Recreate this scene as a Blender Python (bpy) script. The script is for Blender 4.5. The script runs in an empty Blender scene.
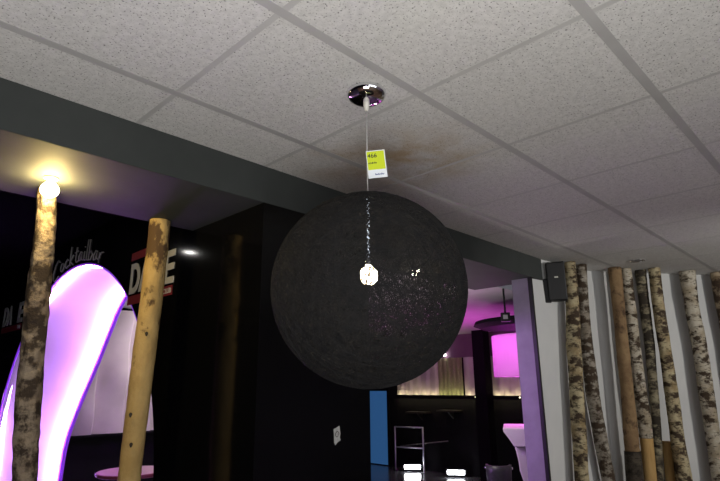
import bpy, math, random
import numpy as np
from mathutils import Vector, Matrix, noise
random.seed(7); rng = np.random.default_rng(11)
SC = bpy.context.scene; COL = SC.collection
ZC = 1.6                                   # eye height; ceiling 2.6 m, beam underside 2.42 m
CEIL, SOF = 2.6, 2.42

# ------------------------------------------------------------------ camera
yaw, pitch, roll, FPX = map(float, (math.radians(44.187), math.radians(15.103), math.radians(-.557), 532.8))
_f = np.array([math.cos(yaw)*math.cos(pitch), math.sin(yaw)*math.cos(pitch), math.sin(pitch)])
_r = np.array([math.sin(yaw), -math.cos(yaw), 0.]); _u = np.cross(_r, _f)
_r, _u = _r*math.cos(roll)+_u*math.sin(roll), -_r*math.sin(roll)+_u*math.cos(roll)
cam = bpy.data.cameras.new('camera'); camo = bpy.data.objects.new('camera', cam); COL.objects.link(camo)
cam.sensor_width = 36; cam.lens = FPX/720*36; cam.clip_start = .02
M = Matrix.Identity(4)
for i in range(3):
    M[i][0] = _r[i]; M[i][1] = _u[i]; M[i][2] = -_f[i]
M[2][3] = ZC; camo.matrix_world = M; SC.camera = camo

def ray(px, py): return _r*(px-360)/FPX+_u*(240.5-py)/FPX+_f
def at_t(px, py, t):                       # point at horizontal distance t along a sight line (used to take measurements)
    d = ray(px, py); d = d*(t/math.hypot(d[0], d[1])); return Vector((d[0], d[1], d[2]+ZC))
def at_z(px, py, z):
    d = ray(px, py); d = d*((z-ZC)/d[2]); return Vector((d[0], d[1], z))
def at_plane(px, py, p0, n):
    d = Vector(ray(px, py)); o = Vector((0, 0, ZC)); n = Vector(n)
    return o+d*((Vector(p0)-o).dot(n)/d.dot(n))

# ------------------------------------------------------------------ materials
def mat(name, col=(.5,.5,.5), rough=.6, metal=0, spec=.5, emit=None, es=0, trans=0):
    m = bpy.data.materials.new(name); m.use_nodes = True
    b = m.node_tree.nodes['Principled BSDF']
    b.inputs['Base Color'].default_value = (*col, 1); b.inputs['Roughness'].default_value = rough
    b.inputs['Metallic'].default_value = metal; b.inputs['Specular IOR Level'].default_value = spec
    if emit: b.inputs['Emission Color'].default_value = (*emit, 1); b.inputs['Emission Strength'].default_value = es
    return m
class NT:
    def __init__(s, m): s.t = m.node_tree; s.b = s.t.nodes['Principled BSDF']
    def n(s, ty, **kw):
        o = s.t.nodes.new(ty)
        for k, v in kw.items():
            if k in o.inputs: o.inputs[k].default_value = v
            else: setattr(o, k, v)
        return o
    def l(s, a, b): s.t.links.new(a, b)
    def coord(s, scale=(1,1,1), loc=(0,0,0)):
        c = s.n('ShaderNodeTexCoord'); mp = s.n('ShaderNodeMapping'); mp.inputs['Scale'].default_value = scale; mp.inputs['Location'].default_value = loc
        s.l(c.outputs['Object'], mp.inputs['Vector']); return mp.outputs['Vector']
    def noise(s, vec, scale, detail=4, rough=.55):
        x = s.n('ShaderNodeTexNoise', Scale=scale, Detail=detail, Roughness=rough); s.l(vec, x.inputs['Vector']); return x.outputs['Fac']
    def ramp(s, fac, stops):
        r = s.n('ShaderNodeValToRGB'); e = r.color_ramp.elements
        while len(e) < len(stops): e.new(.5)
        for el, (p, c) in zip(e, stops): el.position = p; el.color = (*c, 1) if len(c) == 3 else c
        s.l(fac, r.inputs['Fac']); return r.outputs['Color']
    def mix(s, fac, a, b, mode='MIX'):
        x = s.n('ShaderNodeMix', data_type='RGBA', blend_type=mode)
        if isinstance(fac, (int, float)): x.inputs[0].default_value = fac
        else: s.l(fac, x.inputs[0])
        for v, k in ((a, 6), (b, 7)):
            if isinstance(v, tuple): x.inputs[k].default_value = (*v, 1)
            else: s.l(v, x.inputs[k])
        return x.outputs[2]
    def bump(s, h, strength=.3, dist=.005):
        x = s.n('ShaderNodeBump', Strength=strength, Distance=dist); s.l(h, x.inputs['Height']); s.l(x.outputs['Normal'], s.b.inputs['Normal'])
    def color(s, c): s.l(c, s.b.inputs['Base Color'])
W3 = lambda v: (v, v, v)

def m_noise(name, c1, c2, scale, rough=.6, spec=.5, bump=0, sc=(1,1,1), lo=.35, hi=.65):
    m = mat(name, c1, rough, 0, spec); t = NT(m); v = t.coord(sc); f = t.noise(v, scale)
    t.color(t.ramp(f, [(lo, c1), (hi, c2)]))
    if bump: t.bump(f, bump)
    return m

# ceiling tile: off-white mineral fibre with fine dark pits and two mottled brown blotches
m_ceil = mat('mineral_fibre_tile', (.55,.55,.54), .95, 0, .1); t = NT(m_ceil)
v = t.coord()
pit = t.ramp(t.noise(v, 150, 2, .5), [(.30, W3(.22)), (.40, W3(1))])
pit2 = t.ramp(t.noise(v, 48, 5, .7), [(.32, W3(.82)), (.60, W3(1.0))])
big = t.ramp(t.noise(v, 1.1, 3), [(.3, (.56,.553,.535)), (.7, (.61,.60,.575))])
c = t.mix(1, t.mix(1, big, pit, 'MULTIPLY'), pit2, 'MULTIPLY')
tc = t.n('ShaderNodeTexCoord')
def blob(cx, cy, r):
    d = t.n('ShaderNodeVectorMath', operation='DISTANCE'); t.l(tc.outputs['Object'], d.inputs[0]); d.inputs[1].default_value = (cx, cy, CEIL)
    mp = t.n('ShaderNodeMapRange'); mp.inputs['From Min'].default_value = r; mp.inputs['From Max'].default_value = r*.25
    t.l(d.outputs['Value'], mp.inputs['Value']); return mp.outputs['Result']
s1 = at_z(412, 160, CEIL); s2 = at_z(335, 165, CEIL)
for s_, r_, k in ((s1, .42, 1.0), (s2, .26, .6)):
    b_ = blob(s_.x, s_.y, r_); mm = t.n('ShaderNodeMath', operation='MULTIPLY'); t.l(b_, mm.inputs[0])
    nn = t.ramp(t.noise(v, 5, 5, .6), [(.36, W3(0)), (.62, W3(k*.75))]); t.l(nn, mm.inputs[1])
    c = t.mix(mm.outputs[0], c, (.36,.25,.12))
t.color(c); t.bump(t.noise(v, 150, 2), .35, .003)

m_tbar = m_noise('grid_bar_recess_grey', (.35,.345,.335), (.38,.375,.365), 9, .6)  # recess shading painted in: bars darker than the tiles
m_tbar2 = m_noise('grid_bar_recess_pale', (.40,.395,.38), (.43,.425,.41), 9, .6)  # paler cross bars, recess shading in the colour too
m_beam = m_noise('anthracite_paint', (.034,.038,.036), (.040,.044,.042), 6, .75, .25, .05)
m_soffit = m_noise('anthracite_underside', (.022,.020,.016), (.027,.024,.019), 5, .8, .1, .05)
m_black = m_noise('polished_black_panel', (.0025,.0025,.003), (.004,.004,.0045), 2, .09, .22)
m_dark = m_noise('black_matte_wall', (.005,.005,.006), (.007,.006,.008), 4, .8, .1)
m_white = m_noise('white_plaster', (.52,.525,.52), (.56,.56,.55), 3.5, .85, .2, .04)
m_floor = m_noise('brown_plank_floor', (.12,.075,.045), (.2,.13,.08), 6, .5, .4, .05, (1,8,1))
m_dfloor = m_noise('dark_glossy_floor', (.07,.07,.08), (.09,.09,.10), 8, .20, .5)
m_jamb = m_noise('grey_painted_jamb', (.27,.25,.285), (.32,.30,.34), 7, .7, .25, .06)
m_trim = mat('black_edge_strip', (.008,.008,.008), .5)
m_dceil = m_noise('disco_ceiling_paint', (.40,.38,.40), (.44,.42,.44), 5, .7)
m_upper = m_noise('plum_wall_paint', (.16,.08,.14), (.19,.10,.16), 4, .7)
m_chrome = mat('chrome', (.80,.80,.82), .07, 1)
m_steel = mat('twisted_steel', (.75,.77,.80), .22, 1)
m_lit_cable = mat('clear_cable_bulb_light', (.7,.75,.85), .2, emit=(.75,.85,1), es=1.6)  # emission stands in for bulb light on the clear cable
m_frame = mat('satin_chrome_tube', (.62,.63,.70), .4, .55)
m_plastic = mat('black_plastic', (.005,.005,.006), .45, 0, .3)
m_grille = m_noise('black_speaker_grille', (.008,.008,.009), (.014,.014,.015), 260, .55)
m_yarn = m_noise('charcoal_yarn', (.006,.0062,.008), (.014,.0135,.014), 40, .75, .3)
m_ivory = mat('ivory_plastic', (.62,.60,.54), .45)
m_cable = mat('grey_clear_cable', (.45,.45,.44), .35)
m_bulb = mat('hot_filament_bulb', (1,.9,.7), .3, emit=(1,.80,.50), es=75)
m_bulb2 = mat('bare_bulb_glow', (1,.9,.6), .3, emit=(1,.74,.28), es=290)
m_led = mat('violet_led_strip', (.6,.4,1), .4, emit=(.64,.26,1), es=125)
m_rim = mat('violet_edge_trim', (.14,.02,.42), .5, emit=(.25,.05,.75), es=.45)
m_liner = m_noise('white_arch_lining', (.80,.78,.82), (.84,.82,.86), 2, .6)
m_yled = mat('yellow_led_strip', (1,.9,.5), .4, emit=(1,.87,.50), es=11)
m_panel = m_noise('pale_embossed_panel', (.52,.46,.46), (.60,.54,.53), 3, .6, .3)
m_olive = m_noise('olive_yellow_curtain', (.24,.255,.13), (.33,.345,.18), 30, .8, .2, 0, (1,6,1))
m_blue = mat('blue_lit_glass', (.04,.12,.3), .3, emit=(.035,.13,.32), es=.5)
m_flood = mat('floodlight_lens', (1,1,1), .3, emit=(.95,.97,1), es=28)
m_down = mat('downlight_lens', (1,1,1), .3, emit=(1,.97,.92), es=60)
m_down2 = mat('soffit_downlight_lens', (1,1,1), .3, emit=(1,.93,.80), es=45)
m_dot = mat('small_spot_lens', (1,1,1), .3, emit=(1,.95,.95), es=14)
m_off = mat('unlit_lens', (.30,.30,.30), .2)
m_counter = m_noise('white_counter_lacquer', (.66,.62,.60), (.72,.68,.66), 3, .35)
m_dwood = m_noise('dark_stained_wood', (.018,.014,.012), (.03,.024,.02), 20, .45, .4, 0, (1,1,6))
m_edge = mat('grey_table_edge', (.22,.20,.20), .4)
m_leather = m_noise('dark_leatherette', (.03,.03,.033), (.045,.045,.048), 30, .4)
m_maroon = m_noise('maroon_table_lacquer', (.13,.025,.030), (.16,.03,.035), 4, .35)
m_lime = mat('lime_paper', (.56,.66,.03), .7, 0, .2)
m_paper = mat('white_paper', (.74,.78,.82), .7, 0, .2)
m_ink = mat('black_ink', (.03,.04,.02), .7); m_inkb = mat('blue_ink', (.04,.07,.22), .7)
m_letter = mat('grey_white_letter', (.55,.55,.56), .6); m_red = mat('crimson_bar', (.20,.010,.018), .6)
m_script = mat('grey_script_letter', (.40,.38,.40), .6)
m_sticker = m_noise('crumpled_sticker', (.42,.42,.41), (.60,.60,.58), 60, .5)
m_alu = mat('window_frame_grey', (.4,.4,.4), .5)
m_shade = mat('translucent_lamp_shade', (.5,.42,.5), .7)
t = NT(m_shade); tr = t.n('ShaderNodeBsdfTranslucent'); tr.inputs['Color'].default_value = (.55,.46,.55,1)
mx = t.n('ShaderNodeMixShader'); mx.inputs[0].default_value = .6
t.l(t.b.outputs[0], mx.inputs[1]); t.l(tr.outputs[0], mx.inputs[2]); t.l(mx.outputs[0], t.t.nodes['Material Output'].inputs['Surface'])
m_glow = mat('magenta_lamp_tube', (1,.5,1), .4, emit=(1,.16,.95), es=20)

def bark(name, pale, mid, dark, lo, hi, zs=16, patch=5, seed=0, bump=.5, lent=True, zfade=None):
    m = mat(name, pale, .85, 0, .2); t = NT(m)
    v = t.coord((1,1,1), (seed*3.1, seed*1.7, seed)); vs = t.coord((1,1,zs/5), (seed, 0, seed*2.3)); vl = t.coord((1,1,5), (seed*2, seed, 0))
    base = t.ramp(t.noise(v, 9, 5, .6), [(.35, mid), (.60, pale)])
    pat = t.noise(vs, patch, 5, .65); c = t.mix(t.ramp(pat, [(lo, W3(1)), (hi, W3(0))]), base, dark)
    if zfade:
        sx = t.n('ShaderNodeSeparateXYZ'); t.l(v, sx.inputs[0]); mr = t.n('ShaderNodeMapRange'); t.l(sx.outputs['Z'], mr.inputs['Value'])
        mr.inputs['From Min'].default_value = zfade[0]+seed; mr.inputs['From Max'].default_value = zfade[1]+seed; mr.inputs['To Min'].default_value = -.22; mr.inputs['To Max'].default_value = .05
        sb = t.n('ShaderNodeMath', operation='SUBTRACT'); t.l(pat, sb.inputs[0]); t.l(mr.outputs[0], sb.inputs[1])
        c = t.mix(t.ramp(sb.outputs[0], [(lo, W3(1)), (hi, W3(0))]), base, dark)
    if not lent: t.color(c); t.bump(t.noise(vs, 22, 5, .65), bump, .02); return m
    len_ = t.ramp(t.noise(vl, 24, 3, .6), [(.33, W3(1)), (.40, W3(0))]); c = t.mix(len_, c, tuple(x*.6 for x in dark))
    t.color(c); t.bump(t.noise(vs, 22, 5, .65), bump, .02); return m
P_, Mi_, D_ = (.43,.37,.23), (.25,.185,.095), (.050,.034,.022)
m_birch = [bark('birch_bark', P_, Mi_, D_, .43, .53, 9, 9, 1), bark('birch_bark_grey', (.33,.30,.25), (.19,.16,.12), D_, .46, .56, 8, 9, 2),
           bark('birch_bark_white', (.46,.42,.34), (.29,.24,.165), D_, .43, .51, 9, 9, 3), bark('birch_bark_brown', (.40,.33,.23), (.24,.17,.10), (.05,.032,.02), .46, .57, 8, 8, 4)]
m_pine = bark('brown_pine_bark', (.25,.165,.085), (.17,.105,.055), (.07,.042,.025), .34, .48, 5, 9, 5, .4, False)
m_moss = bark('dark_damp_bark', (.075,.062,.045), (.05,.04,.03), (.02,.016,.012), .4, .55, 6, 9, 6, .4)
m_dim = bark('dark_thin_bark', (.26,.23,.15), (.13,.105,.07), (.035,.028,.02), .47, .58, 10, 8, 7, .5)
m_tan = m_noise('bare_tan_timber', (.36,.22,.08), (.46,.30,.12), 8, .7, .2, .1, (6,6,1))
m_rough = bark('rough_grey_brown_bark', (.27,.215,.155), (.17,.125,.09), (.04,.028,.02), .46, .58, 5, 14, 8, 1.0, False)
m_rub = bark('stripped_tan_trunk', (.50,.345,.14), (.40,.265,.10), (.10,.06,.03), .42, .50, 3, 11, 9, .5, False, (1.45, 2.25))

# ------------------------------------------------------------------ mesh building
class MB:
    def __init__(s): s.v = []; s.f = []; s.mi = []; s.cur = 0
    def add(s, vs, fs):
        k = len(s.v); s.v += [tuple(v) for v in vs]; s.f += [tuple(i+k for i in f) for f in fs]; s.mi += [s.cur]*len(fs); return s
    def box(s, a, b, R=None, o=(0,0,0)):
        vs = [(x, y, z) for x in (a[0], b[0]) for y in (a[1], b[1]) for z in (a[2], b[2])]
        if R is not None: vs = [tuple(R @ Vector(v)+Vector(o)) for v in vs]
        return s.add(vs, [(0,1,3,2),(4,6,7,5),(0,4,5,1),(2,3,7,6),(0,2,6,4),(1,5,7,3)])
    def lathe(s, prof, c=(0,0,0), n=32, cap=True):
        vs = [(c[0]+r*math.cos(2*math.pi*i/n), c[1]+r*math.sin(2*math.pi*i/n), c[2]+z) for r, z in prof for i in range(n)]
        fs = [(j*n+i, j*n+(i+1) % n, (j+1)*n+(i+1) % n, (j+1)*n+i) for j in range(len(prof)-1) for i in range(n)]
        if cap: fs += [tuple(reversed(range(n))), tuple((len(prof)-1)*n+i for i in range(n))]
        return s.add(vs, fs)
    def tube(s, pts, r, n=8, closed=False):
        pts = [Vector(p) for p in pts]; L = len(pts); vs = []
        rr = r if isinstance(r, (list, tuple)) else [r]*L; prev = None
        for i, p in enumerate(pts):
            a = pts[(i-1) % L] if (closed or i) else p; b = pts[(i+1) % L] if (closed or i < L-1) else p
            d = (b-a).normalized()
            ref = prev if prev is not None else (Vector((0,0,1)) if abs(d.z) < .9 else Vector((1,0,0)))
            x = (ref-d*ref.dot(d)).normalized(); prev = x; y = d.cross(x)
            for k in range(n):
                q = 2*math.pi*k/n; vs.append(p+(x*math.cos(q)+y*math.sin(q))*rr[i])
        fs = [(j*n+k, j*n+(k+1) % n, ((j+1) % L)*n+(k+1) % n, ((j+1) % L)*n+k) for j in range(L if closed else L-1) for k in range(n)]
        if not closed: fs += [tuple(reversed(range(n))), tuple((L-1)*n+k for k in range(n))]
        return s.add(vs, fs)
    def prism(s, poly, h, R, o):               # polygon in local xy, extruded 0..h along local z
        n = len(poly); vs = [R @ Vector((x, y, z))+Vector(o) for z in (0, h) for x, y in poly]
        return s.add(vs, [tuple(reversed(range(n))), tuple(range(n, 2*n))]+[(i, (i+1) % n, n+(i+1) % n, n+i) for i in range(n)])
    def grid(s, fn, nu, nv):
        vs = [fn(i/nu, j/nv) for j in range(nv+1) for i in range(nu+1)]; w = nu+1
        return s.add(vs, [(j*w+i, j*w+i+1, (j+1)*w+i+1, (j+1)*w+i) for j in range(nv) for i in range(nu)])
    def build(s, name, m, parent=None, smooth=False, bevel=0, loc=None):
        me = bpy.data.meshes.new(name)
        o3 = Vector(loc) if loc is not None else (parent.matrix_world.translation.copy() if parent else Vector((0,0,0)))
        me.from_pydata([tuple(Vector(v)-o3) for v in s.v], [], s.f); me.update()
        for mm in (m if isinstance(m, list) else [m]): me.materials.append(mm)
        if any(s.mi): me.polygons.foreach_set('material_index', s.mi)
        if smooth: me.polygons.foreach_set('use_smooth', [True]*len(me.polygons))
        o = bpy.data.objects.new(name, me); COL.objects.link(o)
        if parent: o.parent = parent
        else: o.location = o3
        o.matrix_world = Matrix.Translation(o3)
        if parent: o.matrix_parent_inverse = Matrix.Identity(4); o.location = o3-parent.matrix_world.translation
        if bevel:
            b = o.modifiers.new('bevel', 'BEVEL'); b.width = bevel; b.segments = 2; b.limit_method = 'ANGLE'
        return o
def thing(name, label, cat, loc, group=None):
    o = bpy.data.objects.new(name, None); COL.objects.link(o); o.location = loc; o.matrix_world = Matrix.Translation(Vector(loc)); o.empty_display_size = .05
    return tag(o, label, cat, group)
def tag(o, label, cat, group=None):
    o['label'] = label; o['category'] = cat
    if group: o['group'] = group
    return o
def struct(name, mb, m, label=None, **kw):
    o = mb.build(name, m, **kw); o['kind'] = 'structure'
    if label: o['label'] = label
    return o
def facing(normal, up=(0,0,1)):                # local x to the right for someone looking at the face, y up, z out
    z = Vector(normal).normalized(); y = (Vector(up)-z*Vector(up).dot(z)).normalized(); x = y.cross(z)
    return Matrix((x, y, z)).transposed()

# ------------------------------------------------------------------ the setting
WB = 1.37                                      # polished black wall plane (x)
BY0, BY1 = 1.951, 2.61                         # beam front and back
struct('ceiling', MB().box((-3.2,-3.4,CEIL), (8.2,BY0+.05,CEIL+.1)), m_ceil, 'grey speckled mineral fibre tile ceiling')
bars = MB()
for i in range(-5, 13):
    x = .146+.6114*i
    bars.box((x-.010,-3.4,CEIL-.0006), (x+.010,BY0,CEIL+.01))
struct('trim_1', bars, m_tbar2, 'pale grey ceiling grid cross bars')
bars = MB()
for i in range(0, 9):
    y = 1.635-.6024*i
    bars.box((-3.2,y-.016,CEIL-.0008), (8.2,y+.016,CEIL+.01))
struct('trim_2', bars, m_tbar, 'grey ceiling grid main bars')
struct('beam', MB().box((-3.2,BY0,SOF), (4.183,BY1,CEIL+.1)), [m_beam], 'long anthracite boxed beam under the tiled ceiling', bevel=.004)
struct('floor', MB().box((-3.2,-3.4,-.1), (8.2,BY0,0)), m_floor)
struct('floor_disco', MB().box((-3.2,BY0,-.1), (9.4,10.2,0)), m_dfloor)

# black wall with the arched opening
def fsmooth(pts, n):
    pts = np.array(pts, float); d = np.r_[0, np.cumsum(np.hypot(*np.diff(pts, axis=0).T))]; d /= d[-1]
    # catmull-rom
    out = []
    for s_ in np.linspace(0, 1, n):
        i = min(max(np.searchsorted(d, s_)-1, 0), len(d)-2); u_ = (s_-d[i])/(d[i+1]-d[i])
        p0 = pts[max(i-1, 0)]; p1 = pts[i]; p2 = pts[i+1]; p3 = pts[min(i+2, len(d)-1)]
        out.append(.5*((2*p1)+(-p0+p2)*u_+(2*p0-5*p1+4*p2-p3)*u_**2+(-p0+3*p1-3*p2+p3)*u_**3))
    return np.array(out)
YC, AA, BB, ZE = 4.45, 1.63, 1.52, 1.0
front = [(YC+AA, z) for z in (0,.2,.4,.6,.8)]+[(YC+AA*math.cos(a), ZE+BB*math.sin(a)) for a in np.linspace(0, math.pi, 41)]+[(YC-AA, z) for z in (.8,.6,.4,.2,0)]
NA = 96
FC = fsmooth(front, NA)
back = [(6.02,0),(6.0,.45),(5.99,.75),(5.93,1.1),(5.667,1.48),(5.388,1.80),(5.145,2.11),(4.92,2.365),(4.62,2.50),(4.2,2.53),(3.8,2.40),(3.4,2.13),(3.0,1.6),(2.83,1.0),(2.82,.5),(2.82,0)]
BC = fsmooth(back, NA)
XB = WB+.6; TOP = 2.75
w = MB()
w.box((WB,BY0+.001,0), (2.07,2.15,SOF)); w.box((WB,2.15,0), (XB,YC-AA,TOP)); w.box((WB,YC+AA,0), (XB,9.9,TOP))
for C_, X_ in ((FC, WB), (BC, XB)):
    pr = [(p[0], p[1]) for p in C_]
    lo, hi = YC-AA, YC+AA
    vs, fs = [], []
    for y, z in pr: vs += [(X_, y, z), (X_, y, TOP)]
    for i in range(len(pr)-1): fs.append((2*i, 2*i+1, 2*i+3, 2*i+2))
    w.add(vs, fs)
w.add([(WB,YC-AA,TOP),(XB,YC-AA,TOP),(XB,YC+AA,TOP),(WB,YC+AA,TOP)], [(0,1,2,3)])
w.add([(XB,YC+AA,0),(XB,BC[0][0],0),(XB,BC[0][0],TOP),(XB,YC+AA,TOP)], [(0,1,2,3)])
struct('wall_bar', w, m_black, 'polished black wall with an arched opening')
la = thing('lit_arch', 'tall violet and white lit lining of the arched opening in the black wall', 'light arch', (WB+.3, YC, 0))
lin = MB(); vs, fs = [], []
NX = 14
for i in range(NA):
    for k in range(NX+1):
        u_ = k/NX; vs.append((WB+.004+(XB-WB-.004)*u_, FC[i][0]*(1-u_)+BC[i][0]*u_, FC[i][1]*(1-u_)+BC[i][1]*u_))
# thin solid lining
cen = Vector((0, YC, 1.1))
nn = len(vs)
for p in list(vs[:nn]):
    d = Vector((0, p[1]-YC, p[2]-1.1)); d.normalize(); vs.append((p[0], p[1]-d.y*.006, p[2]-d.z*.006 if p[2] > .02 else p[2]))
for i in range(NA-1):
    for k in range(NX):
        a = i*(NX+1)+k; fs.append((a, a+1, a+NX+2, a+NX+1)); fs.append((a+nn, a+NX+1+nn, a+NX+2+nn, a+1+nn))
    for k in (0, NX):
        a = i*(NX+1)+k; fs.append((a, a+NX+1, a+NX+1+nn, a+nn))
lin.add(vs, fs); lin.build('lining', m_liner, la, smooth=True)
def strip(C_, X_, inset, r, nm, m):
    pts = []
    for y, z in C_:
        d = Vector((0, y-YC, z-1.1)).normalized(); pts.append((X_, y-d.y*inset, max(.02, z-d.z*inset)))
    return MB().tube(pts, r, 6).build(nm, m, la, smooth=True)
FL = FC[:int(NA*.72)]; BL = BC[:int(NA*.60)]
strip(FL, WB+.05, .020, .009, 'led_strip', m_led); strip(BL, XB-.075, .020, .009, 'led_strip', m_led)
strip(FL, WB+.008, .008, .008, 'edge_trim', m_rim); strip(BL, XB-.022, .022, .026, 'edge_trim', m_rim)

# bar side
struct('ceiling_bar', MB().box((-3.2,BY1,TOP), (1.98,10,TOP+.1)), mat('black_ceiling_paint', (.004,.004,.005), 1, 0, 0))
struct('wall_far_bar', MB().box((-3.2,9.9,0), (2.0,10.0,TOP)), m_dark)
struct('wall_left', MB().box((-3.3,-3.4,0), (-3.2,10,TOP+.1)), m_dark)
# unseen room behind the camera, with a window added for daylight
wb = MB(); Yw = -3.4
for a, b in (((-3.2,0),(-1.6,CEIL)), ((-1.6,0),(2.2,.8)), ((-1.6,2.3),(2.2,CEIL)), ((2.2,0),(8.2,CEIL))):
    wb.box((a[0],Yw-.15,a[1]), (b[0],Yw,b[1]))
struct('wall_back', wb, m_white)
wf = MB()
for x in (-1.6,-.36,.90,2.14): wf.box((x,Yw-.1,.8), (x+.06,Yw-.04,2.3))
wf.box((-1.6,Yw-.1,.8), (2.2,Yw-.04,.86)); wf.box((-1.6,Yw-.1,2.24), (2.2,Yw-.04,2.3))
struct('window_1', wf, m_alu)

# white wall in two runs, jamb, trim
WA, WBND, WD = Vector((4.0,1.985)), Vector((4.99,1.863)), Vector((.757,-.515)).normalized()
WE = WBND+WD*4.0
def slab(mb, a, b, th, z0, z1):
    d = (b-a).normalized(); n = Vector((-d.y, d.x))*th
    p = [(a.x,a.y),(b.x,b.y),(b.x+n.x,b.y+n.y),(a.x+n.x,a.y+n.y)]
    mb.add([(x, y, z) for z in (z0, z1) for x, y in p], [(3,2,1,0),(4,5,6,7),(0,1,5,4),(1,2,6,5),(2,3,7,6),(3,0,4,7)])
mb = MB(); slab(mb, WA, WBND, .12, 0, CEIL+.02); slab(mb, WBND, WE, .12, 0, CEIL+.02)
struct('wall_right', mb, m_white, 'white plaster wall behind the birch trunks')
struct('wall_side', MB().box((8.2,-3.4,0), (8.3,0,CEIL)), m_white)
struct('trim_3', MB().box((3.985,1.962,0), (4.012,1.99,SOF)), m_trim, 'thin black edge strip of the opening')
struct('door_frame', MB().box((3.992,1.99,0), (4.21,2.135,SOF)), m_jamb, 'violet lit jamb of the opening')

# ------------------------------------------------------------------ disco room beyond the opening
XF, DC = 8.7, 2.50                              # far wall plane, ceiling height
zb, zt = ZC-.247, ZC+.47
struct('ceiling_disco', MB().box((1.98,BY1,DC), (9.4,10.2,DC+.1)), m_dceil)
ym = lambda px: XF*ray(px, 400)[1]/ray(px, 400)[0]
wall = MB().box((XF,2.2,0), (XF+.1,10.2,zb)); wall.box((XF+.03,2.2,zb), (XF+.1,10.2,zt))
struct('wall_far', wall, m_dark)
struct('wall_far_upper', MB().box((XF-.02,2.2,zt), (XF+.1,10.2,DC)), m_upper)
struct('wall_disco_back', MB().box((3.4,10.1,0), (9.4,10.2,DC)), m_dark)
struct('wall_disco_side', MB().box((4.22,2.14,0), (8.7,2.24,DC)), m_dark)
Yp = 6.4
struct('wall_partition', MB().box((XB+.02,Yp,0), (3.5,Yp+.1,DC)), m_dark)
struct('wall_partition_end', MB().box((3.4,Yp+.1,0), (3.5,10.1,DC)), m_dark)

def wave_panel(name, label, ya, yb, period, m, depth=.085, x0=XF, cat='wall panel', led=True):
    th = thing(name, label, cat, (x0, (ya+yb)/2, zb), 'pale embossed panels on the far wall' if cat == 'wall panel' else None)
    W_ = abs(ya-yb); n = max(16, int(W_/period*12))
    def fn(u_, v_):
        y = ya+(yb-ya)*u_; k = math.sin(math.pi*.5*((u_*W_/period) % 1))
        return (x0-.012-depth*k*(1+.12*math.sin(v_*9+math.floor(u_*W_/period)*1.7)), y, zb+.035+(zt-zb-.035)*v_)
    MB().grid(fn, n, 14).build('sheet', m, th, smooth=True)
    if led: (MB().box((x0-.145,min(ya,yb),zb+.001), (x0-.110,max(ya,yb),zb+.012)).build('led_strip', m_yled, th), MB().box((x0-.17,min(ya,yb),zb-.03), (x0-.155,max(ya,yb),zb+.022)).build('lip', m_dark, th))
    return th
wave_panel('wall_panel', 'pale vertically ribbed wall panel left of the olive curtain', ym(398), ym(440), .21, m_panel)
wave_panel('wall_panel', 'narrow pale ribbed wall panel between the olive curtain and the dark pillar', ym(466), ym(480), .21, m_panel)
wave_panel('wall_panel', 'pale ribbed wall panel right of the dark pillar', ym(494), ym(524), .21, m_panel)
wave_panel('curtain', 'olive yellow finely pleated hanging between the pale ribbed panels', ym(440), ym(466), .10, m_olive, .05, XF-.005, 'curtain', True)
th = thing('wall_panel', 'pale ribbed wall panel seen through the lit arch', 'wall panel', (2.8,Yp,1.1))
def fn(u_, v_):
    x = XB+.03+(3.48-XB-.03)*u_; k = math.sin(math.pi*.5*((u_*1.5/.33) % 1))
    return (x, Yp-.012-.10*k*(1+.25*math.sin(v_*13+math.floor(u_*1.5/.33)*2)), 1.105+1.35*v_)
MB().grid(fn, 90, 30).build('sheet', m_panel, th, smooth=True)
MB().box((XB+.03,Yp-.14,1.08), (3.48,Yp,1.104)).build('ledge', m_dark, th)

# door panel, the blue light on it set as emission
th = thing('door', 'blue lit door panel right of the black wall edge', 'door', (XF-.05, ym(378), 0))
ya, yb = ym(388.3), ym(366)
MB().box((XF-.03,ya,.02), (XF-.012,yb,1.46)).build('glass_panel', m_blue, th)
fr = MB().box((XF-.05,ya-.05,0), (XF-.001,ya,1.50)).box((XF-.05,yb,0), (XF-.001,yb+.05,1.50)).box((XF-.05,ya,1.46), (XF-.001,yb,1.50)); fr.build('frame', m_dark, th)

# pillar
px = 8.2; y0, y1 = px*ray(487,400)[1]/ray(487,400)[0], px*ray(475.5,400)[1]/ray(475.5,400)[0]
struct('pillar', MB().box((px,y0,0), (px+.2,y1,DC)), m_dark, 'dark square pillar in front of the ribbed panels')

# drum pendant with wide plate
c = at_t(539, 350, 6.3); c.z = ZC+.065
dl = thing('drum_pendant', 'large magenta lit drum pendant under a wide dark plate', 'pendant lamp', (c.x, c.y, c.z))
pr = [(.50,0),(.50,.44),(.0,.445),(.0,.437),(.492,.432),(.492,0),(.50,0)]
MB().lathe(pr, c, 56, False).build('shade', m_shade, dl, smooth=False)
MB().lathe([(.40,.395),(.46,.395),(.46,.42),(.40,.42)], c, 24).build('lamp_tube', m_glow, dl, smooth=True)
MB().lathe([(.05,.515),(.60,.525),(.69,.56),(.67,.60),(.1,.64),(.02,.66)], c, 56).build('ceiling_plate', m_dark, dl, smooth=False)
MB().tube([(c.x,c.y,c.z+.446), (c.x,c.y,DC)], .012, 10).build('stem', m_plastic, dl)
# small spotlight box
c2 = at_t(505.5, 317, 5.4)
R_ = facing((-c2.x, -c2.y, -.2))
sp = thing('ceiling_spotlight', 'small black ceiling spotlight above the drum pendant', 'spotlight', (c2.x, c2.y, DC))
MB().box((-.045,-.04,-.10), (.045,.045,0), R_, c2).build('housing', m_plastic, sp, bevel=.006)
MB().box((-.022,-.02,.001), (.022,.022,.006), R_, c2).build('lens', m_off, sp, bevel=.006)
MB().tube([c2+Vector((0,0,.03)), (c2.x, c2.y, DC)], .01, 8).build('bracket', m_plastic, sp)
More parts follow.
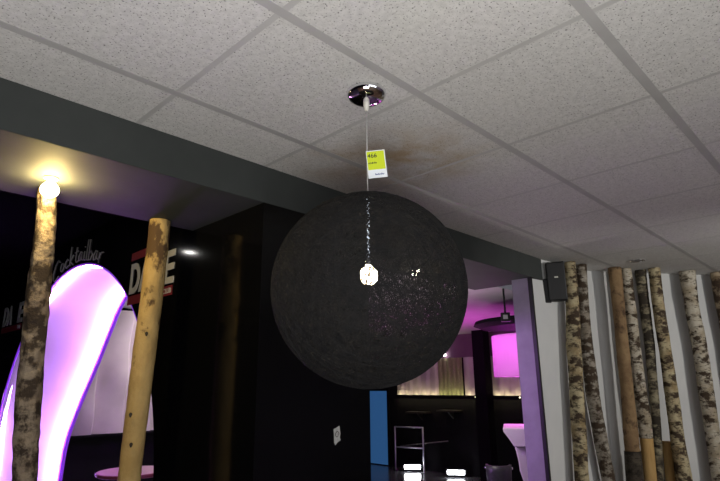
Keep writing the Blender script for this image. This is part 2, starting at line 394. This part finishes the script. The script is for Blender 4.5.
# spare position for the added magenta ceiling wash; no fixture stands there
c3 = Vector((6.1,3.9,1.35))

# wall spot dot
p = Vector((XF-.05, XF*.7141, ZC+.534)); d = ray(444.5,355); p = Vector((XF-.06, (XF-.06)*d[1]/d[0], ZC+(XF-.06)*d[2]/d[0]))
th = thing('wall_spot', 'tiny white lit spot at the top edge of the ribbed panels', 'wall light', p)
MB().lathe([(.012,0),(.028,.006),(.03,.03),(.02,.045)], p-Vector((0,0,.02)), 14).build('lens', m_dot, th, smooth=True)
MB().box((p.x,p.y-.012,p.z-.012), (XF-.02,p.y+.012,p.z+.012)).build('bracket', m_plastic, th)

# floodlights on the floor
for (pxl, pyl, lab) in ((412.5, 470.6, 'lit white floodlight on the floor inside the chrome frame, the left one'), (456, 474, 'lit white floodlight on the dark floor, nearer the dark chair')):
    q = at_plane(pxl, pyl, (8.42,0,0), (1,0,0)); q.z = 0; Rf = facing((-q.x, -q.y, .35)); o = q+Vector((0,0,.085))
    th = thing('floodlight', lab, 'floodlight', q, None)
    MB().box((-.165,-.055,-.06), (.165,.055,0), Rf, o).build('housing', m_plastic, th, bevel=.008)
    MB().box((-.15,-.036,.001), (.15,.036,.03), Rf, o).build('lens', m_flood, th, bevel=.026)
    MB().box((-.185,-.03,-.04), (-.166,.03,-.02), Rf, o).box((.166,-.03,-.04), (.185,.03,-.02), Rf, o).box((-.185,-.085,-.04), (.185,-.068,-.02), Rf, o).build('stand', m_plastic, th)

# chrome frame
a, b = at_z(396,470,0), at_z(424.3,472.3,0); H_ = .80
th = thing('barrier_frame', 'low chrome tube barrier frame standing on the dark floor', 'barrier', (a+b)/2)
for q, lab in ((a, 0), (b, 0)):
    o = MB().tube([q+Vector((0,0,.01)), q+Vector((0,0,H_))], .016, 10).build('post', m_frame, th, smooth=True)
    MB().lathe([(.05,0),(.05,.012),(.02,.02)], q, 18).build('foot', m_chrome, o)
for z in (H_-.01, .42): MB().tube([a+Vector((0,0,z)), b+Vector((0,0,z))], .014, 10).build('rail', m_frame, th, smooth=True)

# small wall shelves and a slanted rail on the dark wall
for (pa, pb, y, lab) in ((406,426,412.5,'small dark wall shelf above the chrome frame, left of the pair'), (437,457,411,'small dark wall shelf left of the dark pillar, right of the pair')):
    ya, yb = [(XF-.2)*ray(p_, y)[1]/ray(p_, y)[0] for p_ in (pa, pb)]; d = ray((pa+pb)/2, y); z_ = ZC+(XF-.2)*d[2]/d[0]
    th = thing('wall_shelf', lab, 'shelf', (XF-.1,(ya+yb)/2,z_), 'dark shelves on the far wall')
    MB().box((XF-.22,yb,z_-.02), (XF-.001,ya,z_+.012)).build('board', m_dwood, th, bevel=.004)
    MB().prism([(0,-.021),(-.16,-.021),(0,-.15)], .03, Matrix(((1,0,0),(0,0,1),(0,1,0))), (XF-.002,(ya+yb)/2-.015,z_)).build('bracket', m_dwood, th)
ra, rb = at_plane(400,446,(XF-.06,0,0),(1,0,0)), at_plane(448,441,(XF-.06,0,0),(1,0,0))
th = thing('wall_rail', 'thin pale slanted rail on the dark wall behind the chrome frame', 'rail', (ra+rb)/2)
MB().tube([ra, rb], .009, 10).build('bar', m_edge, th, smooth=True)
for k in (.08, .92):
    q = ra.lerp(rb, k); MB().tube([q, (XF-.001,q.y,q.z)], .008, 8).build('bracket', m_plastic, th)

# white counter end
q = at_t(513, 428, 5.3); nd = Vector((-q.x,-q.y,0)).normalized(); Rc = facing(nd); zt_ = q.z
th = thing('counter', 'white lacquered bar counter end behind the violet jamb', 'bar counter', (q.x,q.y,0))
o = (q.x,q.y,0)
sc_ = 5.3/FPX/math.cos(math.radians(15))
prof = [(-.012,zt_-.16),(.0,zt_-.22),(.012,zt_-.30),(.014,zt_-.36),(.040,zt_-.45),(.055,zt_-.50),(.085,zt_-.56),(.10,zt_-.75),(.10,0),(.30,0),(.30,zt_-.16)]
body = MB().prism([(x+.015, y) for x, y in prof], .5, Rc, Vector(o)-nd*.5); body.build('body', m_counter, th, bevel=.01)
slabp = [(-.09,zt_),(.31,zt_),(.31,zt_-.155),(.0,zt_-.155),(-.045,zt_-.085),(-.085,zt_-.03)]
MB().prism(slabp, .6, Rc, Vector(o)-nd*.54).build('counter_top', m_counter, th, bevel=.008)

# dark tub chair near the counter
q = at_t(499.5, 481, 5.6); q.z = 0; nd = Vector((-q.x,-q.y,0)).normalized(); Rc = facing(nd)
th = thing('tub_chair', 'dark tub chair with chrome studs beside the white counter', 'chair', q)
top = at_t(499, 464.5, 5.6).z
def shell(u_, v_):
    a_ = math.pi*(-.08+1.16*u_); r = .105+.015*v_; z = .42+(top-.42)*v_
    return q+Rc @ Vector((r*math.cos(a_), z-.0, -r*math.sin(a_)*-1)) if False else q+Vector((0,0,z))+(Rc @ Vector((r*math.cos(a_), 0, r*math.sin(a_))))
o_ = MB().grid(shell, 20, 8).build('backrest', m_leather, th, smooth=True)
sm = o_.modifiers.new('solid', 'SOLIDIFY'); sm.thickness = .02; sm.offset = 1
MB().lathe([(.085,.38),(.094,.40),(.092,.45),(.07,.465)], q, 24).build('seat', m_leather, th, smooth=True)
MB().lathe([(.02,.02),(.02,.38)], q, 12).build('column', m_chrome, th); MB().lathe([(.16,0),(.16,.012),(.02,.02)], q, 24).build('base', m_chrome, th)
for sx in (-1, 1):
    k = q+Rc @ Vector((sx*.122, 0, .012)); MB().lathe([(.004,-.012),(.010,-.006),(.010,.006),(.004,.012)], k+Vector((0,0,top-.03)), 12).build('stud', m_chrome, th, smooth=True)

# round maroon table seen through arch
q = at_t(133, 470.5, 4.0)
th = thing('round_table', 'round maroon table beyond the lit arch, behind the stripped trunk', 'table', (q.x,q.y,0))
MB().lathe([(.21,-.025),(.22,-.02),(.22,-.004),(.215,0)], q, 40).build('table_top', m_maroon, th)
MB().lathe([(.03,0),(.03,q.z-.026)], (q.x,q.y,0), 16).build('column', m_dwood, th)
MB().lathe([(.18,0),(.18,.012),(.04,.03)], (q.x,q.y,0), 24).build('base', m_dwood, th)

# ------------------------------------------------------------------ trunks
def trunk_mesh(pts, seed, n=22, step=.025, rough=.06, caps=True, knots=()):
    """pts: (x,y,z,r) top to bottom or bottom to top"""
    P = np.array(pts, float); d = np.r_[0, np.cumsum(np.linalg.norm(np.diff(P[:, :3], axis=0), axis=1))]
    m = max(3, int(d[-1]/step)); S = np.linspace(0, d[-1], m); Q = []
    for s_ in S:
        i = min(max(np.searchsorted(d, s_)-1, 0), len(d)-2); u_ = (s_-d[i])/(d[i+1]-d[i])
        p0 = P[max(i-1, 0)]; p1 = P[i]; p2 = P[i+1]; p3 = P[min(i+2, len(d)-1)]
        Q.append(.5*((2*p1)+(-p0+p2)*u_+(2*p0-5*p1+4*p2-p3)*u_**2+(-p0+3*p1-3*p2+p3)*u_**3))
    mb = MB(); vs = []
    for j, q in enumerate(Q):
        for k in range(n):
            a_ = 2*math.pi*k/n; ca, sa = math.cos(a_), math.sin(a_)
            nz = noise.noise(Vector((ca*1.4+seed*7.3, sa*1.4, q[2]*4)))*rough*1.4+noise.noise(Vector((ca*3+seed*3.1, sa*3+5, q[2]*22)))*rough
            for (kz, ka, kh) in knots:
                dd = ((q[2]-kz)/.035)**2+(min(abs(a_-ka), 2*math.pi-abs(a_-ka))/.45)**2; nz += kh*math.exp(-dd)
            r = q[3]*(1+nz); vs.append((q[0]+ca*r, q[1]+sa*r, q[2]))
    m = len(Q)
    fs = [(j*n+k, j*n+(k+1) % n, (j+1)*n+(k+1) % n, (j+1)*n+k) for j in range(m-1) for k in range(n)]
    fs += [tuple(reversed(range(n))), tuple((m-1)*n+k for k in range(n))]
    return mb.add(vs, fs)
def px_radius(p, wpx):
    dd = Vector((p.x, p.y, p.z-ZC)); depth = dd.dot(Vector(_f)); a_ = math.acos(depth/dd.length)
    return wpx/2/FPX*depth*math.cos(a_)**.5
def to_floor(pl):                               # continue the stem down to the floor
    a_, b_ = pl[-2], pl[-1]; u_ = (b_[2]-.0)/(a_[2]-b_[2]); u2 = min(u_, 1.2)
    n_ = max(2, int(b_[2]/.22))
    return pl+[(b_[0]+(b_[0]-a_[0])*u2*.6*k/n_, b_[1]+(b_[1]-a_[1])*u2*.6*k/n_, b_[2]*(1-k/n_), b_[3]*(1+.04*k/n_)) for k in range(1, n_+1)]

def img_trunk(samples, off, seg):               # samples: (px, py, width px); stem stands `off` in front of the white wall
    if seg == 1: p0, d = WA, (WBND-WA).normalized()
    else: p0, d = WBND, WD
    n = Vector((d.y, -d.x, 0)); o = Vector((p0.x, p0.y, 0))+n*off; out = []
    for x, y, w_ in samples:
        p = at_plane(x, y, o, n); out.append((p.x, p.y, p.z, px_radius(p, w_)))
    t0 = out[0]; out[0] = (t0[0], t0[1], min(t0[2], CEIL-.004), t0[3])
    if out[0][2] < CEIL-.004: out.insert(0, (out[0][0]-(out[1][0]-out[0][0])*.1, out[0][1]-(out[1][1]-out[0][1])*.1, CEIL-.004, out[0][3]))
    return out
def split_at(pl, z):
    for i in range(len(pl)-1):
        if pl[i][2] >= z >= pl[i+1][2]:
            u_ = (pl[i][2]-z)/(pl[i][2]-pl[i+1][2]); m_ = tuple(pl[i][k]+(pl[i+1][k]-pl[i][k])*u_ for k in range(4))
            return pl[:i+1]+[m_], [m_]+pl[i+1:]
GRP = 'birch trunks along the white wall'
def wall_trunk(label, samples, off, seg, m, seed, lower=None):
    pl = to_floor(img_trunk(samples, off, seg)); base = (pl[-1][0], pl[-1][1], 0)
    if lower is None:
        o = trunk_mesh(pl, seed).build('birch_trunk', m, loc=base, smooth=True); tag(o, label, 'tree trunk', GRP); return o
    py, ml, plab, f_ = lower
    px_ = np.interp(py, [s_[1] for s_ in samples], [s_[0] for s_ in samples])
    p0, d = (WA, (WBND-WA).normalized()) if seg == 1 else (WBND, WD)
    n = Vector((d.y, -d.x, 0)); z = at_plane(px_, py, Vector((p0.x, p0.y, 0))+n*off, n).z
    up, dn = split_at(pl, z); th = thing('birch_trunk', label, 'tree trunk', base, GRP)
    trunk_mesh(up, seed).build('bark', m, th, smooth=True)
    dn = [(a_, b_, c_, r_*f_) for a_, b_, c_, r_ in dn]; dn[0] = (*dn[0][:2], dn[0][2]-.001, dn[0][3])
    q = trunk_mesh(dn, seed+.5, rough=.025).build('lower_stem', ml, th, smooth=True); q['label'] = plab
    return th
wall_trunk('pale brown birch trunk right beside the black wall speaker', [(570,263,11),(572,300,13.5),(573.5,340,14.5),(577,400,15),(579.5,440,15),(582,481,15)], .10, 1, m_birch[0], 1)
wall_trunk('bowed grey birch trunk, second trunk from the black wall speaker', [(581,268,11.5),(582.5,300,12),(586,340,12.5),(592,390,14),(599,430,14),(608.5,481,14)], .10, 1, m_birch[1], 2)
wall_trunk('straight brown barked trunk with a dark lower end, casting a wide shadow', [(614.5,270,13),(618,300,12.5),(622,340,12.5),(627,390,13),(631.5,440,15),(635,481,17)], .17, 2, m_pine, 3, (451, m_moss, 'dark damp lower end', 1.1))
wall_trunk('birch trunk stripped to bare tan wood at the bottom, beside the brown trunk', [(626,271,10.5),(630.5,310,11.5),(634.5,345,12),(640,390,13),(645,425,13.5),(650.5,481,14)], .16, 2, m_birch[2], 4, (438, m_tan, 'bare tan stripped wood', .98))
wall_trunk('slim dark trunk between two speckled birch trunks', [(640.5,272,11),(645,310,10.5),(649.5,345,10),(653.5,390,9.5),(657,430,9),(659.5,481,8.5)], .11, 2, m_dim, 5)
wall_trunk('speckled birch trunk leaning beside the slim dark trunk, right of it', [(654.5,272,11.5),(659,310,12),(664.5,345,12.5),(671,390,13.5),(677,435,14.5),(684,481,16.5)], .21, 2, m_birch[0], 6)
wall_trunk('white birch trunk standing alone near the right edge of the picture', [(687,273,15.5),(692.5,310,14),(699.5,345,14.5),(706,390,15),(713,435,15),(720,481,16)], .14, 2, m_birch[2], 7)
wall_trunk('birch trunk cut by the right edge of the picture', [(717,274,13),(724,310,14),(731,345,14),(738,390,15),(746,435,15),(755,481,16)], .14, 2, m_birch[3], 8)
st = img_trunk([(668,441.5,12.5),(670,460,12.5),(672,481,12.5)], .08, 2)
st = [s_ for s_ in st if s_[2] < 2]; st = to_floor(st)
o = trunk_mesh(st, 9, rough=.015).build('timber_post', m_tan, loc=(st[-1][0], st[-1][1], 0), smooth=True); tag(o, 'short sawn tan timber post between the slim dark and speckled trunks', 'post')

# left trunk with the bare bulb
def free_trunk(samples, t_or):                  # samples (px, py, w, horizontal distance)
    return [(*at_t(x, y, t_), px_radius(at_t(x, y, t_), w_)) for x, y, w_, t_ in samples]
T1 = free_trunk([(47,190,18.5,2.50),(46.5,215,19.5,2.50),(44,245,21,2.50),(39.5,285,22,2.505),(34.8,335,23.5,2.51),(29,390,25,2.51),(26,440,25,2.51),(24.5,481,25,2.51)], 0)
T1[0] = (*T1[0][:2], min(T1[0][2], SOF-.003), T1[0][3])
T1 = to_floor(T1)
o = trunk_mesh(T1, 21, 36, .012, .10, knots=[(1.72,3.9,.12),(1.52,3.6,.13)]).build('rough_trunk', m_rough, loc=(T1[-1][0],T1[-1][1],0), smooth=True)
tag(o, 'rough barked trunk topped by a bright bare bulb before the lit arch', 'tree trunk')
tp = at_t(50, 187.5, 2.37); tp.z = SOF
bl = thing('bare_bulb_lamp', 'bright bare yellow bulb under the beam, at the top of the rough trunk', 'bulb lamp', tp)
MB().lathe([(.026,-.0005),(.026,-.006),(.016,-.010),(.016,-.020)], tp, 24).build('socket', m_ivory, bl)
MB().lathe([(.014,-.020),(.018,-.024),(.030,-.040),(.034,-.053),(.030,-.068),(.016,-.080),(.002,-.084)], tp, 24).build('bulb', m_bulb2, bl, smooth=True)
T2 = free_trunk([(160,221,21,2.80),(157.8,245,21,2.80),(153,285,21.5,2.805),(146.8,335,22.5,2.81),(140,390,23,2.815),(133.8,440,23.3,2.82),(128.8,481,24,2.82)], 0)
T2[0] = (*T2[0][:2], SOF-.003, T2[0][3]); T2 = to_floor(T2)
th = thing('stripped_trunk', 'tan trunk stripped of most bark in front of the club sign', 'tree trunk', (T2[-1][0],T2[-1][1],0))
trunk_mesh(T2, 22, 28, .018, .045, knots=[(2.06,3.9,.22),(1.95,4.4,.12),(1.45,4.0,.06),(1.25,4.2,.05)]).build('stem', m_rub, th, smooth=True)
for (x, y, t_) in ((130.5,415,2.757),(131,445,2.761),(146.5,334,2.755)):
    q = at_t(x, y, t_); R_ = facing((-q.x,-q.y,0))
    pl = [(math.cos(a_)*.007*(1+.25*math.sin(3*a_)), math.sin(a_)*.011) for a_ in np.linspace(0, 2*math.pi, 12, endpoint=False)]
    MB().prism(pl, .008, R_, q).build('knot', m_moss, th, bevel=.002)

# ------------------------------------------------------------------ the big woven pendant
sc = at_t(369, 288.5, 1.690); SR = .3115; cx, cy = sc.x, sc.y
pl_ = thing('pendant_lamp', 'big round charcoal woven pendant lamp with a lit bulb inside', 'pendant lamp', (cx, cy, sc.z-SR))
cz = CEIL-.0005
MB().lathe([(.071,0),(.071,-.006),(.068,-.016),(.058,-.027),(.042,-.034),(.022,-.037),(.012,-.0375)], (cx,cy,cz), 64).build('canopy', m_chrome, pl_, smooth=True)
MB().lathe([(.011,-.036),(.011,-.050),(.008,-.066),(.005,-.072),(.0025,-.073)], (cx,cy,cz), 20).build('cord_grip', m_ivory, pl_, smooth=True)
MB().tube([(cx,cy,cz-.07), (cx,cy,sc.z+SR-.002)], .0022, 8).build('cable', m_cable, pl_, smooth=True)
MB().lathe([(.020,-.004),(.020,.002),(.010,.006),(.006,.014)], (cx,cy,sc.z+SR), 20).build('top_collar', m_ivory, pl_)
bz = sc.z+.045                                  # bulb centre
tw = [(cx+.0028*math.cos(i*.9)*(1 if i % 2 else .4), cy+.0028*math.sin(i*.9), sc.z+SR-.004-(SR-.004-.045-.052)*i/70) for i in range(71)]
MB().tube(tw, .0028, 6).build('inner_cable', m_lit_cable, pl_)
bu = MB().lathe([(.003,-.034),(.014,-.031),(.025,-.020),(.029,-.005),(.026,.010),(.017,.024),(.013,.030)], (cx,cy,bz), 28).build('bulb', m_bulb, pl_, smooth=True)
MB().lathe([(.013,.031),(.014,.033),(.013,.056),(.006,.062)], (cx,cy,bz), 20).build('socket', m_steel, bu, smooth=False)
# threads: random loops wound round a ball
vs, fs = [], []
NT_, NS = 900, 52; K = 3
th_ = np.linspace(0, 2*np.pi, NS, endpoint=False); k0 = 0; V = []; Fc = []
for i in range(NT_):
    ax = rng.normal(size=3); ax /= np.linalg.norm(ax); e1 = np.cross(ax, [.3,.5,.81]); e1 /= np.linalg.norm(e1); e2 = np.cross(ax, e1)
    h = rng.uniform(-.42,.42); rr = math.sqrt(1-h*h); ph = rng.uniform(0, 6.28); wob = rng.uniform(0,.06)
    dirs = ax[None]*(h+wob*np.sin(3*th_+ph))[:, None]+(np.cos(th_)[:, None]*e1+np.sin(th_)[:, None]*e2)*rr
    dirs /= np.linalg.norm(dirs, axis=1)[:, None]; R0 = SR-rng.uniform(0,.006); tr_ = rng.choice([.0005,.0007,.0010])
    tan_ = np.roll(dirs, -1, 0)-np.roll(dirs, 1, 0); tan_ /= np.linalg.norm(tan_, axis=1)[:, None]; side = np.cross(tan_, dirs)
    ring = np.stack([dirs*R0+dirs*(tr_*math.cos(a_))+side*(tr_*math.sin(a_)) for a_ in (math.pi/2, 7*math.pi/6, 11*math.pi/6)], 1).reshape(-1, 3)
    V.append(ring); j = np.arange(NS); jn = (j+1) % NS
    for k in range(K):
        kn = (k+1) % K; Fc.append(np.stack([k0+j*K+k, k0+j*K+kn, k0+jn*K+kn, k0+jn*K+k], 1))
    k0 += NS*K
V = np.concatenate(V)+np.array([0, 0, SR]); Fc = np.concatenate(Fc)
me = bpy.data.meshes.new('woven_shade'); me.vertices.add(len(V)); me.vertices.foreach_set('co', V.astype(np.float32).ravel())
me.loops.add(Fc.size); me.loops.foreach_set('vertex_index', Fc.astype(np.int32).ravel())
me.polygons.add(len(Fc)); me.polygons.foreach_set('loop_start', np.arange(0, Fc.size, 4, dtype=np.int32)); me.update(); me.validate()
me.materials.append(m_yarn); o = bpy.data.objects.new('woven_shade', me); COL.objects.link(o); o.parent = pl_

# price tag
q0, q1, q2 = at_t(367.3,151.5,1.672), at_t(386,149.5,1.672), at_t(368.3,179,1.672)
c0 = (q0+at_t(386,176.5,1.672))/2
x_ = (q1-q0).normalized(); y_ = (q0-q2); y_ = (y_-x_*y_.dot(x_)).normalized(); z_ = x_.cross(y_); Rt = Matrix((x_, y_, z_)).transposed()
Wt, Ht = (q1-q0).length, (q0-q2).length
tg = thing('price_tag', 'small lime and white paper tag hanging on the cable of the woven pendant', 'tag', c0)
c0 = Vector(c0)
MB().box((-Wt/2,-Ht/2,-.0004), (Wt/2,Ht/2,0), Rt, c0).build('card', m_paper, tg)
MB().box((-Wt/2+.002,-Ht/2+Ht*.30,.0002), (Wt/2-.003,Ht/2-.003,.0005), Rt, c0).build('lime_field', m_lime, tg)
def text_obj(name, s_, size, R, pos, m, parent, offset=0, ext=.0004, align='LEFT'):
    cu = bpy.data.curves.new(name, 'FONT'); cu.body = s_; cu.size = size; cu.extrude = ext; cu.offset = offset; cu.align_x = align; cu.fill_mode = 'BOTH'
    tmp = bpy.data.objects.new('tmp', cu); COL.objects.link(tmp); dg = bpy.context.evaluated_depsgraph_get(); dg.update()
    me = bpy.data.meshes.new_from_object(tmp.evaluated_get(dg)); bpy.data.objects.remove(tmp); bpy.data.curves.remove(cu)
    o3 = parent.matrix_world.translation
    me.transform(Matrix.Translation(Vector(pos)-o3) @ R.to_4x4()); me.materials.clear(); me.materials.append(m); me.name = name
    o = bpy.data.objects.new(name, me); COL.objects.link(o); o.parent = parent; return o
text_obj('number_text', '466', .0215, Rt, c0+Rt @ Vector((-Wt/2+.004, Ht/2-.026, .0006)), m_ink, tg, .0001)
ln = MB(); xx = -Wt/2+.005
for i in range(7):
    w_ = .0022+.0012*(i % 3 == 0); h_ = .004+.002*(i % 2); ln.box((xx,Ht*.02,.0006), (xx+w_,Ht*.02+h_,.0009), Rt, c0); xx += w_+.0014
ln.build('small_print', m_ink, tg)
ln = MB(); xx = -Wt/2+.024
for i in range(9):
    w_ = .0024; h_ = .004+.002*((i*5) % 3 == 0); ln.box((xx,-Ht*.40,.0003), (xx+w_,-Ht*.40+h_,.0006), Rt, c0); xx += w_+.0010
ln.build('small_print', m_inkb, tg)
MB().tube([c0+Rt @ Vector((-Wt/2+.002, Ht/2-.004, .001)), (cx,cy,c0.z+Ht*.56), c0+Rt @ Vector((-Wt/2+.002, Ht/2-.004, -.001))], .0006, 5).build('loop', m_cable, tg)

# ------------------------------------------------------------------ writing on the black wall
Rw = Matrix(((0,0,-1),(-1,0,0),(0,1,0)))       # x -> -Y, y -> Z, z -> -X
def P(y, z, o=.003): return Vector((WB-o, y, z+ZC))
def sign(yl, yr, z0, z1, zs, lab, top_frac, top_h):
    s_ = thing('club_sign', lab, 'sign', P((yl+yr)/2, z0-.05), 'club signs beside the lit arch')
    W_ = yl-yr; h_ = z1-z0; size = h_/.72
    cells = [('D', 0), ('A', .27), ('E', .77)]
    for ch, f_ in cells:
        o = text_obj('letter', ch, size, Rw, P(yl-f_*W_, z0), m_letter, s_, .007, .002)
        xs = [v.co.y for v in o.data.vertices]; w0 = max(xs)-min(xs); k = W_*.225/w0; mx_ = max(xs)
        for v_ in o.data.vertices: v_.co.y = mx_-(mx_-v_.co.y)*k
    zb_ = z0-.075
    MB().box((WB-.004,yr,ZC+zb_), (WB-.0005,yl,ZC+zb_+.055)).build('red_bar', m_red, s_)
    text_obj('small_letters', 'CLUB', .040, Rw, P(yr+.104, zb_+.013, .0055), m_letter, s_, .001, .001)
    if top_h: MB().box((WB-.004,yl-W_*top_frac,ZC+z1+.02), (WB-.0005,yl,ZC+z1+.02+top_h)).build('red_bar', m_red, s_)
sign(3.375, 2.79, .565, .755, 1, 'black, white and red club sign half hidden behind the stripped tan trunk', .62, .05)
sign(6.43, 5.74, .60, .79, 1, 'dim club sign at the left edge of the picture, left of the rough trunk', .5, 0)
GL = {'C': [[(1.25,1.75),(.85,2.1),(.3,1.6),(0,.6),(.15,-.1),(.6,-.35),(1.35,.15)]],
 'o': [[(.4+.38*math.cos(a_), .5+.48*math.sin(a_)) for a_ in np.linspace(1.2, 1.2+2*math.pi, 12)]],
 'c': [[(.75,.8),(.45,1),(.1,.7),(.08,.25),(.4,0),(.85,.2)]],
 'k': [[(.1,2.1),(.12,0)], [(.75,1.05),(.15,.45),(.85,-.05)]],
 't': [[(.35,1.7),(.3,.25),(.5,0),(.75,.1)], [(0,1.15),(.7,1.2)]],
 'a': [[(.75,.85),(.45,1),(.1,.6),(.15,.1),(.5,.1),(.75,.75),(.75,.1),(.98,0)]],
 'i': [[(.15,1),(.15,.1),(.35,0)], [(.15,1.42),(.17,1.5)]], 'l': [[(.2,2.2),(.15,.1),(.38,0)]],
 'b': [[(.15,2.2),(.1,.05),(.5,0),(.82,.45),(.5,.95),(.12,.6)]], 'r': [[(.1,1.05),(.1,0),(.12,.6),(.4,.98),(.75,.9)]]}
ADV = {'C': 1.6,'o': 1.0,'c': 1.0,'k': 1.05,'t': .85,'a': 1.1,'i': .5,'l': .5,'b': 1.0,'r': .8}
word = 'Cocktailbar'; tot = sum(ADV[c_] for c_ in word); yA, yB = 4.96, 3.88; u_w = (yA-yB)/tot
tx = thing('script_lettering', 'grey handwritten lettering over the top of the lit arch', 'lettering', P(4.45, .95))
x_ = 0
for ch in word:
    mb = MB()
    yy = yA-(x_+.4)*u_w; e_ = max(0, 1-((yy-4.45)/AA)**2); zb_ = ZE-ZC+BB*math.sqrt(e_)+.022
    for st_ in GL[ch]: mb.tube([P(yA-(x_+a_)*u_w, zb_+b_*u_w*.72, .004) for a_, b_ in st_], .0045, 6)
    mb.build('letter', m_script, tx, smooth=True); x_ += ADV[ch]
# crumpled sticker on the short black wall
q = at_plane(336.5, 435.5, (0,BY0,0), (0,1,0)); pts = []
out = [(-.021,.030),(-.006,.034),(.016,.043),(.019,.022),(.022,.008),(.018,-.010),(.024,-.022),(.004,-.030),(-.010,-.042),(-.017,-.030),(-.018,-.004)]
th = thing('wall_sticker', 'small crumpled grey sticker on the polished black wall under the woven pendant', 'sticker', (q.x, BY0-.002, q.z))
Rs = facing((0,-1,0))
MB().prism(out, .003, Rs, Vector((q.x,BY0-.001,q.z))).build('paper', m_sticker, th)
cur = [(.013*math.cos(a_)*(1-.08*a_), .004+.016*math.sin(a_)*(1-.08*a_), .0035) for a_ in np.linspace(0, 7, 24)]
MB().tube([Rs @ Vector(c_)+Vector((q.x,BY0-.001,q.z)) for c_ in cur], .0016, 5).build('swirl', m_dark, th)

# ------------------------------------------------------------------ wall speaker
f0 = at_t(556.5, 281, 4.62); n_ = Vector((-.90,-.43,-.06)).normalized(); Rs = facing(n_)
sp = thing('wall_speaker', 'black wall speaker under the ceiling at the end of the beam', 'speaker', f0)
hw, hh = .076, .162
prf = [(-hw,0),(hw,0),(hw*.75,-.13),(-hw*.75,-.13)]
mb = MB()
vs = [Rs @ Vector((x,y,z))+f0 for y in (-hh, hh) for x, z in prf]
mb.add(vs, [(0,1,2,3),(7,6,5,4),(0,4,5,1),(1,5,6,2),(2,6,7,3),(3,7,4,0)]); mb.build('cabinet', m_plastic, sp, bevel=.012)
MB().box((-hw+.008,-hh+.01,.001), (hw-.008,hh-.01,.008), Rs, f0).build('grille', m_grille, sp, bevel=.006)
o = MB().box((-.013,.026,.0085), (.015,.038,.0105), Rs, f0).build('badge', m_ivory, sp); o['label'] = 'small white badge'
lft = Rs @ Vector((-.115,0,0))+f0
MB().box((-.045,-.172,-.07), (.062,.025,-.012), Rs, lft).build('bracket', m_plastic, sp, bevel=.005)
MB().tube([Rs @ Vector((0,.0,-.10))+f0, (f0.x+.10, 1.955, f0.z)], .018, 10).build('mount_arm', m_plastic, sp)

# downlights
def downlight(p, r, lens, lab, group=None, m=m_alu):
    th = thing('downlight', lab, 'downlight', p, group)
    MB().lathe([(r*.75,-.004),(r*.8,-.007),(r,-.005),(r,.0),(r*.75,.0)], p, 32, False).build('ring', m, th)
    MB().lathe([(r*.74,-.003),(r*.74,-.0005)], p, 32).build('lens', lens, th)
    return th
q = at_z(637, 260.5, CEIL); downlight(q, .06, m_off, 'unlit recessed ceiling downlight near the birch trunks', None, m_chrome)
q = at_z(414, 269.5, SOF); dw = downlight(q, .06, m_off, 'lit downlight under the beam, glinting through the woven pendant')
MB().lathe([(.001,-.045),(.018,-.042),(.032,-.030),(.040,-.012),(.042,-.005)], q, 24).build('bulb', m_down2, dw, smooth=True)
d = ray(190, 252); tt = WB/d[0]; t2 = (TOP-ZC)/d[2]; q = Vector((2*WB-d[0]*t2, d[1]*t2, TOP)); downlight(q, .06, m_down, 'lit downlight over the bar, mirrored in the polished black wall')

# ------------------------------------------------------------------ light
def area(name, loc, target, sx, sy, power, col):
    l = bpy.data.lights.new(name, 'AREA'); l.shape = 'RECTANGLE'; l.size = sx; l.size_y = sy; l.energy = power; l.color = col
    o = bpy.data.objects.new(name, l); COL.objects.link(o); o.location = loc; o.rotation_euler = (Vector(target)-Vector(loc)).to_track_quat('-Z', 'Y').to_euler(); return o
def point(name, loc, r, power, col):
    l = bpy.data.lights.new(name, 'POINT'); l.shadow_soft_size = r; l.energy = power; l.color = col
    o = bpy.data.objects.new(name, l); COL.objects.link(o); o.location = loc; return o
area('back_daylight_fill', (.3,-3.3,1.5), (.8,0,2.0), 3.6, 1.4, 45, (.95,.97,1))  # added daylight fill at the unseen back window
area('ceiling_fill', (-.25,-.25,1.1), (-.1,.0,2.6), 1.0, 1.0, 60, (1,.985,.96))  # added fill below the camera, brightens the ceiling; no fixture
area('disco_wash', (6.4,4.6,1.45), (6.5,4.61,3), 1.4, 1.4, 20, (1,.10,.85))  # added upward magenta light that tints the disco ceiling
def spot(name, loc, target, ang, r, power, col):
    l = bpy.data.lights.new(name, 'SPOT'); l.shadow_soft_size = r; l.energy = power; l.color = col; l.spot_size = math.radians(ang); l.spot_blend = .6
    o = bpy.data.objects.new(name, l); COL.objects.link(o); o.location = loc; o.rotation_euler = (Vector(target)-Vector(loc)).to_track_quat('-Z', 'Y').to_euler(); return o
spot('violet_wash', (2.9,3.2,1.9), (4.0,2.06,1.35), 62, .06, 75, (.62,.31,.92))  # added unseen spot that colours the jamb violet
spot('added_wall_spot', (4.1,-1.2,2.2), (5.1,1.7,1.3), 92, .045, 135, (1,.97,.92))  # added unseen spot that throws the trunk shadows on the wall
point('counter_fill', (4.1,3.0,1.7), .08, 18, (1,.92,.85))  # added fill that whitens the counter; no lamp hangs there
point('booth_fill', (3.1,5.7,2.1), .10, 22, (1,.90,.93))  # added unseen fill raking the ribbed panel behind the arch
wd = bpy.data.worlds.new('world'); SC.world = wd; wd.use_nodes = True
wd.node_tree.nodes['Background'].inputs[0].default_value = (.75,.82,.9,1); wd.node_tree.nodes['Background'].inputs[1].default_value = .6
SC.view_settings.view_transform = 'Standard'; SC.view_settings.look = 'None'; SC.view_settings.exposure = 0; SC.view_settings.gamma = 1; SC.view_settings.use_curve_mapping = False
